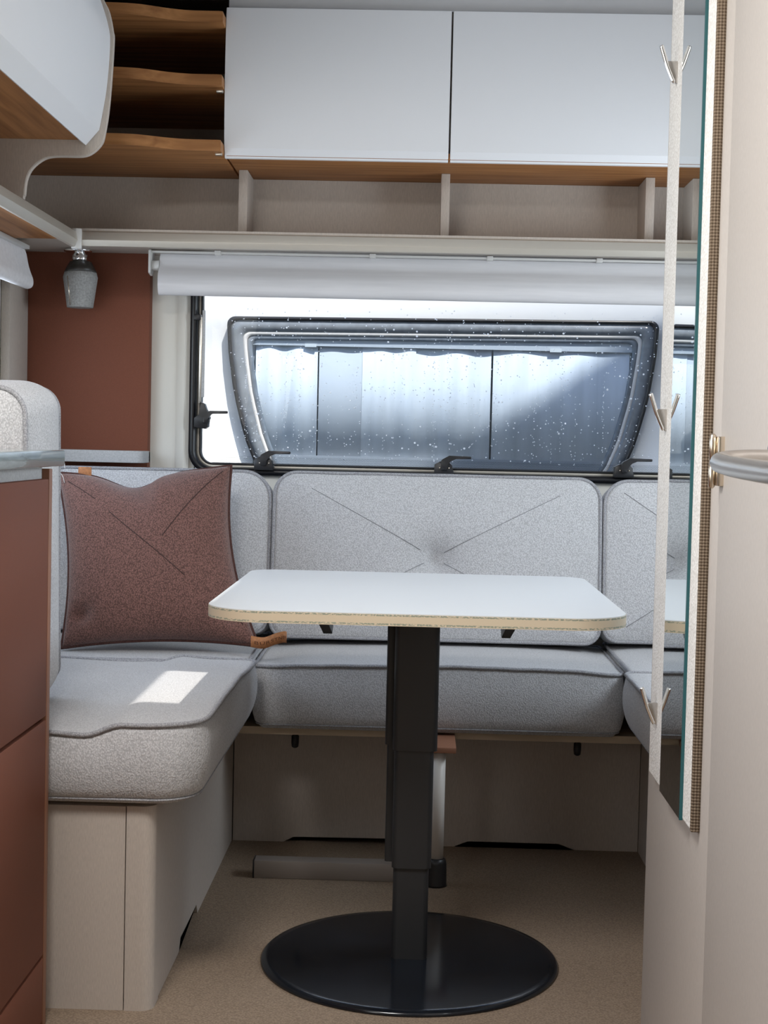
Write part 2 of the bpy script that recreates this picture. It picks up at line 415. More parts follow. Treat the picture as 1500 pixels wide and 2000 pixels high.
struct('wall_front', box(-1.07, 1.12, -1.04, -1.0, 0, 2.02), CREAM)
# washroom partition to the right of the aisle, its door and hinge
struct('wall_partition', box(.37, 1.12, 1.845, 2.33, 0, 2.02, .004), BEIGE_L)
door = struct('door_1', box(.3685, .395, .95, 1.842, 0.01, 2.0, .0015), BEIGE_L)
hx, hy, hz = .3655, 1.838, .966
hg = link('hinge', box(.3615, .369, hy - .020, hy + .005, hz - .030, hz + .030, .001), BRASS, door)
link('hinge_barrel', lathe([(.002, -.0335), (.0042, -.031), (.0042, -.0012), (.0034, -.0006), (.0034, .0006), (.0042, .0012), (.0042, .031), (.002, .0335)], (.3580, hy, hz), 16), BRASS, hg)
lev = smooth_path([(.3690, 1.540, .971), (.345, 1.540, .971), (.325, 1.539, .970), (.311, 1.533, .9685), (.3035, 1.518, .967), (.3015, 1.492, .966), (.3010, 1.44, .964), (.3010, 1.34, .962), (.3010, 1.25, .961), (.303, 1.225, .961), (.312, 1.212, .961), (.3690, 1.210, .961)], 8)
lv = link('lever_handle', tube(lev, .0102, 20), STEEL, door)
link('rose', lathe([(.026, 0), (.026, .006), (.024, .008)], (0, 0, 0), 32), STEEL, door)
rose = bpy.data.objects['rose']; rose.rotation_euler = (0, -PI / 2, 0)
rose.location = Vector((.3685, 1.540, .971)); rose.data.transform(Matrix.Translation(org(door)))
rose.location -= org(door)
struct('wall_divider', box(.40, 1.12, .90, .945, 0, 2.02), BEIGE_L)

# rear wall trims: flat board, moulded cream reveal around the window
struct('trim_1', prism([(-.722, 3.998), (-.722, 3.992), (-.655, 3.992), (-.648, 3.985), (-.632, 3.982), (-.618, 3.99), (-.618, 3.998)], 'z', .80, 1.47), CREAM)
ta = struct('trim_2', box(-1.07, -.722, 3.955, 3.999, .80, 1.475, .002), TERRA)

# window 1 (rear): gasket, inner lip, acrylic pane, print band, latches, stay
wo = fillet(rect(WX0, WX1, WZ0, WZ1), .062, 10)
def inset(d): return fillet(rect(WX0 + d, WX1 - d, WZ0 + d, WZ1 - d), max(.062 - d, .01), 10)
win = struct('window_1', ring(wo, inset(.017), 'y', 3.978, 4.03), GASKET)
link('inner_lip', ring(inset(.0165), inset(.0265), 'y', 4.004, 4.03), ALU_L, win)
link('lip_shadow_line', ring(inset(.026), inset(.0295), 'y', 4.000, 4.03), GASKET, win)
link('pane', prism(inset(.012), 'y', 4.034, 4.037), PANE, win)
dots = bmesh.new()
for r_ in range(6):
    n_ = 292
    for i in range(n_):
        x = WX0 + .07 + (WX1 - WX0 - .14) * (i + .5 * (r_ % 2)) / n_; z = WZ0 + .0325 + r_ * .0031; s_ = .00105
        vs = [dots.verts.new((x + a * s_, 4.0335, z + b * s_)) for a, b in ((-1, 0), (0, -1), (1, 0), (0, 1))]; dots.faces.new(vs)
bmesh.ops.solidify(dots, geom=dots.faces[:], thickness=.0003)
do = link('print_dots', dots, GASKET, win); do['kind'] = 'stuff'
link('print_strip', box(WX0 + .055, WX1 - .055, 4.0325, 4.0336, WZ0 + .012, WZ0 + .031), GASKET, win)
def text(name, s, size, m, parent, M, ext=.0002):
    cu = bpy.data.curves.new(name, 'FONT'); cu.body = s; cu.size = size; cu.extrude = ext; cu.align_x = 'LEFT'
    t = bpy.data.objects.new(name, cu); COL.objects.link(t)
    me = bpy.data.meshes.new_from_object(t.evaluated_get(bpy.context.evaluated_depsgraph_get()))
    bpy.data.objects.remove(t); bm = bmesh.new(); bm.from_mesh(me); bm.transform(M)
    return link(name, bm, m, parent)
text('lettering', 'BUCK & DIEBICIEB', .0072, PRINT, win, Matrix.Translation((-.468, 4.0322, WZ0 + .0165)) @ Matrix.Rotation(PI / 2, 4, 'X') @ Matrix.Translation((0, 0, 0)))
text('approval_mark', 'DOSA', .0085, PRINT, win, Matrix.Translation((-.535, 4.0322, WZ0 + .0180)) @ Matrix.Rotation(PI / 2, 4, 'X'))
def zp(pts): return [((a / 15 - 35) / 730, (57 - b / 15) / 730) for a, b in pts]
LBASE = zp([(240, 860), (240, 560), (290, 530), (400, 470), (660, 480), (760, 580), (760, 730), (800, 740), (800, 860)])
LLEV = fillet(zp([(430, 600), (430, 440), (480, 395), (660, 295), (1300, 305), (1300, 380), (860, 390), (720, 450), (620, 560), (600, 720), (430, 720)]), .0022, 3)
for lx, lz in ((-.412, .899), (.066, .897), (.541, .901)):
    la = link('latch', prism([(lx + a, lz + b) for a, b in LBASE], 'y', 3.955, 3.990, .002), BLACKP, win)
    link('lever', prism([(lx + a, lz + b) for a, b in LLEV], 'y', 3.940, 3.958, .002), BLACKP, la)
    for dx in (-.012, .014): link('screw', lathe([(.0028, 0), (.002, .0012)], (0, 0, 0), 10), BRASS, la)
scr = [o for o in bpy.data.objects if o.name.startswith('screw')]
for o, (lx, lz) in zip(scr, [(a + d, b + .018) for a, b in ((-.412, .899), (.066, .897), (.541, .901)) for d in (-.011, .012)]):
    o.data.transform(Matrix.Translation((lx, 3.9552, lz)) @ Matrix.Rotation(PI / 2, 4, 'X'))
lx, lz = -.588, 1.030
sl = link('latch', prism([(lx + a, lz + b) for a, b in ((-.012, -.022), (.018, -.026), (.026, -.020), (.024, -.006), (.030, .004), (.022, .018), (.016, .040), (.004, .046), (.002, .010), (-.012, .004))], 'y', 3.955, 3.985, .002), BLACKP, win)
link('lever', prism(fillet([(lx + a, lz + b) for a, b in ((.012, -.010), (.014, .004), (.030, .022), (.078, .0225), (.078, .0155), (.036, .014), (.026, .002), (.022, -.012))], .002, 3), 'y', 3.942, 3.957, .0015), BLACKP, sl)
stay = link('window_stay', box(-.5905, -.5835, 3.968, 3.975, 1.072, 1.300, .001), ALU, win)
link('stay_cover', box(-.5836, -.5765, 3.966, 3.974, 1.088, 1.318, .001), GREYT, stay)
link('stay_bracket', box(-.607, -.588, 3.965, 3.99, 1.292, 1.307, .002), BLACKP, stay)
# raindrops on the pane
rd = bmesh.new()
def drop(x, z, r):
    q = 6; c = rd.verts.new((x, 4.0395, z)); ring_ = [rd.verts.new((x + r * math.cos(2 * PI * k / q), 4.0371, z + r * math.sin(2 * PI * k / q))) for k in range(q)]
    for k in range(q): rd.faces.new((c, ring_[k], ring_[(k + 1) % q]))
for i in range(44):
    x = random.uniform(-.50, .62); z0 = random.uniform(1.0, 1.33)
    for k in range(random.randint(6, 22)): drop(x + random.gauss(0, .0012), max(.93, z0 - k * random.uniform(.008, .02)), random.uniform(.0008, .0017))
for i in range(950): drop(random.uniform(-.52, .64), random.uniform(.93, 1.34), random.uniform(.0008, .0020) if random.random() < .92 else random.uniform(.0020, .0032))
ro = link('raindrops', rd, MATS['raindrop'], win); ro['kind'] = 'stuff'

# window 2 (left wall, above the left bench)
w2 = struct('window_2', ring([(a, b) for a, b in fillet(rect(2.60, 3.68, .91, 1.44), .06, 8)], [(a, b) for a, b in fillet(rect(2.66, 3.62, .97, 1.38), .03, 8)], 'x', -1.085, -1.058), GREYT)
link('pane', prism(fillet(rect(2.63, 3.65, .94, 1.41), .05, 8), 'x', -1.082, -1.079), PANE, w2)
w3 = struct('window_3', ring(fillet(rect(2.53, 3.43, .96, 1.48), .06, 8), fillet(rect(2.58, 3.38, 1.0, 1.43), .04, 8), 'x', 1.10, 1.16), GASKET)
struct('trim_3', box(-1.069, -1.045, 3.78, 3.955, .80, 1.43, .003), BEIGE)

# roof hatches: frames, and an added panel over the smaller one that narrows the sun patch
struct('trim_4', ring(rect(-.73, -.21, .91, 1.59), rect(-.69, -.25, .95, 1.55), 'z', 1.995, 2.065), PLAST)
struct('trim_5', ring(rect(-.05, .40, 1.62, 2.20), rect(-.01, .36, 1.66, 2.16), 'z', 1.995, 2.065), PLAST)
hs = thing('sun_slot_panel', (.17, 1.91, 2.066), 'unseen white roof panel added to narrow the sunlight to one strip', 'shade')
link('slot_mask', holed('z', 2.066, 2.070, -.05, .40, 1.62, 2.20, [(.040, .130, 1.72, 2.10)]), PLAST, hs)
link('sun_dimmer', box(-.05, .40, 1.62, 2.20, 2.074, 2.078), glass('sun_dimming_glass', (.74, .74, .74), .3), hs)  # tinted sheet added to dim the sun patch on the seat
link('slot_bar', box(.130, .140, 1.70, 2.12, 2.062, 2.0655, .001), ALU, hs)

# ------------------------------------------------------------------ overhead furniture, rear
lk = thing('overhead_locker', (.33, 3.74, 1.638), 'wide overhead locker with glossy white flap doors above the rear window', 'cabinet')
link('carcass', box(-.468, 1.118, 3.53, 3.998, 1.652, 2.0, .001), BEIGE, lk)
link('bottom_panel', box(-.4675, 1.118, 3.512, 3.998, 1.638, 1.6535, .001), WOODX, lk)
DP = [(3.515, 1.634)] + [(3.503 - .009 * math.sin(PI * k / 16), 1.655 + .322 * k / 16) for k in range(17)] + [(3.520, 1.977), (3.526, 1.634)]
for a, b in ((-.4715, .0500), (.0545, .5735), (.578, 1.112)):
    d = link('door', prism(DP, 'x', a, b, .0012), WHITE, lk, sharp=14)
link('top_rail', box(-.468, 1.118, 3.52, 3.60, 1.980, 2.0195), CEILM, lk)
cs = thing('corner_shelf', (-.77, 3.68, 1.638), 'open corner shelf with three wavy-edged wooden boards beside the white locker', 'shelf')
for z in (1.638, 1.786, 1.929):
    fr = [(-1.068, 3.36), (-.86, 3.375), (-.78, 3.388), (-.72, 3.395), (-.68, 3.399), (-.645, 3.409), (-.60, 3.432), (-.56, 3.446), (-.52, 3.450), (-.4725, 3.450)]
    fr = [(p.x, p.y) for p in smooth_path([(a, b, 0) for a, b in fr], 4)]
    link('shelf_board', prism(fr + [(-.4725, 3.94), (-1.068, 3.94)], 'z', z, z + .025, .002), WOODX, cs)
link('back_panel', box(-1.068, -.47, 3.94, 3.96, 1.6385, 2.016), BEIGE, cs)
pg = bmesh.new()
for z in (1.775, 1.632):
    tag(link('shelf_pin', box(-.488, -.4725, 3.47, 3.482, z, z + .006, .001), ALU, cs))
nc = thing('niche_shelf', (.03, 3.72, 1.432), 'long open niche with beige dividers and pale aluminium front lip below the white locker', 'shelf')
link('shelf_base', box(-1.068, 1.118, 3.605, 3.998, 1.462, 1.477), BEIGE, nc)
link('back_panel', box(-1.068, 1.118, 3.815, 3.83, 1.477, 1.6375), BEIGE, nc)
for a, b in ((-.4585, -.4370), (.0375, .0585), (.5350, .5570)):
    link('divider', box(a, b, 3.685, 3.815, 1.477, 1.6375, .001), BEIGE, nc)
lip = link('front_lip', prism(fillet([(3.597, 1.434), (3.592, 1.448), (3.598, 1.468), (3.606, 1.472), (3.612, 1.472), (3.612, 1.462), (3.606, 1.434)], .001, 3), 'x', -.828, 1.118), ALU_L, nc)
# left shelf with the aluminium lip that meets it in the corner
ls = thing('side_shelf', (-.95, 3.0, 1.432), 'side shelf over the bench with pale aluminium edge and brown underside', 'shelf')
link('shelf_base', box(-1.068, -.842, 1.9, 3.60, 1.450, 1.465), WOODY, ls)
link('edge_lip', prism(fillet([(-.838, 1.430), (-.830, 1.446), (-.834, 1.466), (-.842, 1.470), (-.850, 1.470), (-.850, 1.462), (-.846, 1.430)], .001, 3), 'y', 1.9, 3.588), ALU_L, ls)
link('corner_cap', prism(fillet([(-.846, 3.586), (-.834, 3.584), (-.822, 3.590), (-.824, 3.604), (-.850, 3.606)], .003, 3), 'z', 1.427, 1.4745, .002), PLAST, ls)

# left overhead cabinet over the kitchen
oc = thing('overhead_cupboard', (-.86, 2.4, 1.47), 'white fronted kitchen wall cupboard with wooden underside and curved beige end panel', 'cabinet')
prof = [(-.682, 1.885), (-.669, 1.859), (-.661, 1.822), (-.659, 1.796), (-.666, 1.675), (-.675, 1.609), (-.682, 1.588), (-.699, 1.571), (-.721, 1.563), (-.774, 1.562), (-.801, 1.556), (-.826, 1.536), (-.838, 1.51), (-.842, 1.4715)]
top = [(-1.068, 1.466), (-1.068, 2.018), (-.775, 2.018)]
ep = [(p.x, p.y) for p in smooth_path([(a, b, 0) for a, b in [(-.76, 2.008), (-.705, 1.93)] + prof], 4)]
link('end_panel', prism(ep + [(-1.068, 1.4715), (-1.068, 2.008)], 'y', 3.135, 3.153, .0015), BEIGE, oc)
eb_ = [(a, 0, b) for a, b in ep[1:-1]]
link('end_panel', prism(ep[:28] + [(-.722, 1.575), (-1.068, 1.575), (-1.068, 2.008)], 'y', 1.842, 1.860, .0015), BEIGE, oc)
link('edge_band', tube([(a, 3.145, b) for a, _, b in eb_], .0080, 8, flat=.35), BEIGE, oc)
dp = [(-.700, 1.584), (-.688, 1.616), (-.674, 1.70), (-.668, 1.79), (-.672, 1.83), (-.690, 1.885), (-.715, 1.935), (-.765, 2.0)]
dp = [(p.x + .0045, p.y) for p in smooth_path([(a, b, 0) for a, b in dp[1:]], 5)]
for y0, y1 in ((1.862, 3.1345),):
    link('door', prism([(-.711, 1.584)] + dp + [(a - .018, b) for a, b in dp[::-1]] + [(-.718, 1.588)], 'y', y0, y1, .001), WHITE, oc, sharp=9)
link('bottom_panel', box(-1.068, -.712, 1.86, 3.1345, 1.595, 1.612), WOODY, oc)
link('carcass', prism([(-1.068, 1.612), (-.735, 1.612), (-.70, 1.70), (-.70, 1.84), (-.80, 2.0), (-1.068, 2.0)], 'y', 1.86, 3.1345), BEIGE, oc)

# ------------------------------------------------------------------ reading lamp under the corner shelf
lm = thing('reading_lamp', (-.892, 3.88, 1.31), 'small hanging lamp with a faceted grey shade on chrome mount by the terracotta panel', 'lamp')
link('mount_plate', lathe([(.036, .1445), (.036, .1485), (.034, .1515)], (-.897, 3.88, 1.31), 28), CHROME, lm)
link('neck', lathe([(.018, .118), (.021, .126), (.019, .136), (.013, .147)], (-.892, 3.88, 1.31), 24), CHROME, lm)
link('cap', lathe([(.0415, .0915), (.036, .104), (.027, .119), (.016, .121)], (-.890, 3.88, 1.31), 8, turn=.2), LAMPCAP, lm)
sh = link('shade', lathe([(.030, .001), (.0335, 0), (.034, .004), (.0445, .078), (.0405, .094), (.030, .095)], (-.890, 3.88, 1.31), 8, turn=.2), LAMPSH, lm, sharp=20)
for k in (5,):
    a = .2 + 2 * PI * k / 8
    link('seam_rod', tube([(-.890 + .0345 * math.cos(a), 3.88 + .0345 * math.sin(a), 1.314), (-.890 + .0450 * math.cos(a), 3.88 + .0450 * math.sin(a), 1.388)], .0012, 6), BRASS, sh)

# little corner shelf below the terracotta panel
tag(link('corner_ledge', prism(fillet([(-1.07, 3.998), (-1.07, 3.86), (-.718, 3.86), (-.718, 3.955), (-.722, 3.955), (-.722, 3.998)], [0, 0, .02, 0, 0, 0], 6), 'z', .911, .942, .002), GREYT, origin=(-.9, 3.93, .911)),
    'small pale grey ledge below the terracotta wall panel', 'shelf')

# ------------------------------------------------------------------ roller blinds
rb = thing('roller_blind', (.07, 3.87, 1.345), 'raised pale grey cloth blind across the top of the rear window', 'blind')
bp_ = [(3.868, 1.452), (3.862, 1.44), (3.857, 1.422), (3.846, 1.408), (3.836, 1.392), (3.834, 1.372), (3.840, 1.354), (3.852, 1.345), (3.866, 1.346)]
bp_ = [(p.x, p.y) for p in smooth_path([(a, b, 0) for a, b in bp_], 4)]
link('cloth', prism(bp_ + [(3.885, 1.36), (3.885, 1.45)], 'x', -.681, .815), BLIND, rb)
link('rail', box(-.705, .835, 3.848, 3.866, 1.4525, 1.4575, .001), PLAST, rb)
for x in (-.530, -.132, .168, .447): link('clip', box(x - .008, x + .008, 3.845, 3.868, 1.4495, 1.4605, .0015), PLAST, rb)
link('end_bracket', prism(fillet([(3.84, 1.460), (3.84, 1.40), (3.875, 1.395), (3.90, 1.42), (3.90, 1.460)], .006, 4), 'x', -.7065, -.7015), PLAST, rb)
link('end_knob', tube([(-.702, 3.862, 1.421), (-.682, 3.862, 1.421)], .013, 18), PLAST, rb)
lb = thing('roller_blind', (-1.0, 3.2, 1.35), 'raised pale grey cloth blind over the side window next to the lamp', 'blind')
b2 = [(-1.002, 1.447), (-.995, 1.43), (-.990, 1.405), (-.984, 1.385), (-.977, 1.366), (-.978, 1.350), (-.988, 1.343), (-1.002, 1.346), (-1.02, 1.37), (-1.02, 1.447)]
b2 = [(p.x, p.y) for p in smooth_path([(a, b, 0) for a, b in b2], 3)]
link('cloth', prism(b2, 'y', 2.62, 3.742), BLIND, lb)
link('rail', box(-1.012, -.985, 2.6, 3.735, 1.440, 1.4495, .001), PLAST, lb)
link('bottom_rod', tube([(-.990, 2.62, 1.354), (-.990, 3.752, 1.354)], .0085, 14), PLAST, lb)

# ------------------------------------------------------------------ kitchen unit
ku = thing('kitchen_unit', (-.83, 1.85, 0), 'terracotta kitchen base unit with handleless drawer fronts', 'cabinet')
link('carcass', box(-1.068, -.622, 1.62, 2.41, .0, .912, .001), BEIGE, ku)
link('side_panel', box(-1.068, -.600, 2.414, 2.434, 0, .924, .001), TERRA_E, ku)
link('side_panel', box(-1.068, -.600, 1.60, 1.6195, 0, .924, .001), TERRA_E, ku)
for z0, z1 in ((.520, .908), (.124, .514), (.012, .119)):
    link('drawer', box(-.622, -.600, 1.62, 2.4115, z0, z1, .0022, 2), TERRA, ku)
link('top_rail', box(-.640, -.612, 1.6198, 2.413, .908, .929), GREYT, ku)
tag(link('worktop', box(-1.068, -.580, 1.598, 2.436, .929, .955, .003), WORKTOP, origin=(-.83, 1.85, .929)), 'grey-green worktop with a glassy edge on the terracotta kitchen unit', 'worktop')

# ------------------------------------------------------------------ benches
lbn = thing('bench_base', (-.75, 3.0, 0), 'beige bench base with a rounded corner post beside the kitchen unit', 'bench')
pl = [(-1.068, 2.50), (-.484, 2.50), (-.484, 2.52), (-1.068, 2.52)]
link('front_panel', prism(pl, 'z', 0, .352), BEIGE, lbn)
post = fillet([(-.4825, 2.4985), (-.434, 2.4985), (-.434, 2.56), (-.4825, 2.56)], [.001, .034, .001, .001], 10)
link('corner_post', prism(post, 'z', 0, .353), BEIGE, lbn)
side = [(2.56, .352), (2.56, 0), (2.80, 0), (2.815, .022), (3.02, .022), (3.035, 0), (3.60, 0), (3.60, .30), (3.99, .30), (3.99, .352)]
link('side_panel', prism(side, 'x', -.452, -.436), BEIGE, lbn)
link('seat_board', box(-1.066, -.452, 2.525, 3.99, .340, .3605), PLY, lbn)
rbn = thing('bench_base', (.05, 3.7, 0), 'beige rear bench base with two shallow dark cut-outs along the floor', 'bench')
pts = [(-.434, 0), (-.31, 0), (-.285, .013), (-.03, .015), (-.01, .015), (.0, 0), (.105, 0), (.14, .014), (.36, .014), (.40, 0), (.552, 0), (.552, .300), (-.434, .300)]
link('front_panel', prism(pts, 'y', 3.602, 3.618), BEIGE, rbn)
link('seat_board', box(-.433, .551, 3.42, 3.99, .300, .317), PLY, rbn)
for x in (-.277, .387):
    cl = link('board_catch', lathe([(.004, .255), (.008, .258), (.009, .268), (.009, .284), (.005, .287), (.005, .301)], (x, 3.49, 0), 14), BLACKP, rbn)
rrb = thing('bench_base', (.83, 3.0, 0), 'beige bench base behind the washroom partition', 'bench')
link('front_panel', box(.60, 1.118, 2.50, 2.52, 0, .352), BEIGE, rrb)
link('corner_post', prism(fillet([(.552, 2.4985), (.5995, 2.4985), (.5995, 2.56), (.552, 2.56)], [.034, .001, .001, .001], 10), 'z', 0, .353), BEIGE, rrb)
link('side_panel', box(.553, .568, 2.56, 3.601, 0, .352), BEIGE, rrb)
link('seat_board', box(.568, 1.116, 2.525, 3.99, .340, .3605), PLY, rrb)
# support leg of the pull-out bed frame
sp = thing('support_leg', (.058, 3.28, 0), 'pale round support leg with black foot under the front of the rear seat', 'support leg')
link('pole', lathe([(.0160, .052), (.0160, .302)], (.058, 3.28, 0), 24), mat('pale_grey_pole', (.62, .58, .53), .5), sp)
link('foot', lathe([(.026, 0), (.0245, .004), (.0235, .05), (.021, .060), (.0165, .062)], (.058, 3.28, 0), 24), BLACKP, sp)
link('top_plate', box(.025, .096, 3.255, 3.4195, .3005, .313, .001), TERRA_E, sp)
fb = thing('floor_profile', (-.18, 3.31, 0), 'low silver profile bar lying on the floor under the rear seat', 'bar')
link('bar', box(-.348, -.012, 3.292, 3.335, 0, .040, .002), mat('satin_grey_metal', (.34, .30, .27), .45, .3), fb)
link('end_cap', box(-.351, -.3475, 3.2915, 3.3355, 0, .0405, .001), BLACKP, fb)

# ------------------------------------------------------------------ upholstery
def flat(x0, x1, y0, y1, z0, z1, rad, **k):
    cu = Cushion(x1 - x0, y1 - y0, z1 - z0, rad, **k)
    return cu, Matrix.Translation(((x0 + x1) / 2, (y0 + y1) / 2, (z0 + z1) / 2))
# left seat: sags towards the wall, padded ridge along the aisle
def d_left(x, y):                        # local, centre (-.7075, 2.8925)
    X = x - .7075; Y = y + 2.8925
    e = .019 * sstep(-.55, -.485, X + .10 * max(0, 3.2 - Y) * -.0 - .12 * sstep(2.6, 3.2, Y)* -.2)
    e -= .012 * sstep(2.95, 3.25, Y) * sstep(-.60, -.45, X)
    e += .004 * math.sin(9 * X + 3 * Y) * sstep(-.55, -.65, X)
    return e
cu, M = flat(-1.06, -.355, 2.47, 3.315, .3605, .479, [.02, .085, .03, .02], crown=.006, bulge=.010, disp=d_left, taper=.010)
put_cushion('seat_cushion', cu, M, 'long grey seat cushion beside the kitchen unit with a sunlit patch on top', 'grey seat cushions')
cu, M = flat(-1.06, -.377, 3.328, 3.86, .3605, .478, [.02, .03, .02, .02], crown=.006, bulge=.006)
put_cushion('seat_cushion', cu, M, 'grey corner seat cushion under the brown pillow', 'grey seat cushions')
cu, M = flat(-.366, .476, 3.385, 3.86, .318, .469, [.03, .03, .02, .02], crown=.005, bulge=.010, taper=.004,
             disp=lambda x, y: .003 * math.sin(7 * x + 1) - .004 * sstep(.3, .42, abs(x)))
put_cushion('seat_cushion', cu, M, 'wide grey rear seat cushion behind the table column', 'grey seat cushions')
cu, M = flat(.466, 1.11, 2.50, 3.30, .3605, .482, [.085, .02, .02, .03], crown=.010, bulge=.010, taper=.010)
put_cushion('seat_cushion', cu, M, 'grey bench seat cushion partly hidden by the hook panel', 'grey seat cushions')
cu, M = flat(.488, 1.11, 3.32, 3.86, .3605, .474, [.03, .02, .02, .02], crown=.010, bulge=.006)
put_cushion('seat_cushion', cu, M, 'grey corner seat cushion beside the rear seat, mostly hidden by the hook panel', 'grey seat cushions')
# backrests
def upright(x0, x1, z0, z1, y, t, rad, lean, **k):
    cu = Cushion(x1 - x0, z1 - z0, t, rad, **k)
    return cu, Matrix.Translation(((x0 + x1) / 2, y, (z0 + z1) / 2)) @ Matrix.Rotation(math.radians(90 - lean), 4, 'X')
def tuft(cx, cy, depth=.026, rad=.05):
    def f(x, y):
        d = math.hypot(x - cx, y - cy)
        return -depth * math.exp(-(d / rad) ** 1.3) + .0012 * math.sin(31 * x) * sstep(.15, .21, y)
    return f
cu, M = upright(-.360, .454, .480, .889, 3.795, .14, [.035, .035, .055, .055], 9, crown=.030, bulge=.006, disp=tuft(-.005, -.005, .055, .042), power=3)
co = put_cushion('back_cushion', cu, M, 'wide rear backrest cushion with a deep centre tuft behind the table', 'grey backrest cushions',
            seams=[[(-.315, .165), (-.03, .012)], [(.02, .012), (.315, .165)], [(-.03, -.015), (-.30, -.165)], [(.02, -.015), (.30, -.165)]], low=False)
cu, M = upright(-.94, -.373, .486, .888, 3.80, .14, [.035, .035, .07, .05], 9, crown=.026, bulge=.006, power=3)
put_cushion('back_cushion', cu, M, 'grey rear backrest cushion behind the brown pillow', 'grey backrest cushions', low=False)
cu, M = upright(.468, 1.06, .487, .886, 3.80, .14, [.035, .035, .05, .06], 9, crown=.026, bulge=.006, disp=tuft(0, 0), power=3)
put_cushion('back_cushion', cu, M, 'grey rear backrest cushion partly hidden by the hook panel', 'grey backrest cushions',
            seams=[[(-.25, .17), (-.02, .008)], [(-.02, -.015), (-.25, -.17)], [(.02, .008), (.25, .17)], [(.02, -.015), (.25, -.17)]], low=False)
cu, M = upright(-1.05, -.663, .512, 1.062, 2.63, .255, [.03, .03, .045, .03], -3, crown=.020, bulge=.012, power=3)
ec = put_cushion('back_cushion', cu, M, 'pale grey upright end cushion standing just behind the kitchen worktop', 'grey backrest cushions', low=True)
bpip = [(p.x, p.y, -cu.t / 2 + .004) for p in cu.out]
b_ = tube([(a + q.x * -.003, b + q.y * -.003, c) for (a, b, c), q in zip(bpip, cu.nrm)], .0042, 8, closed=True); b_.transform(M); link('piping', b_, GREYP, ec, sharp=80)

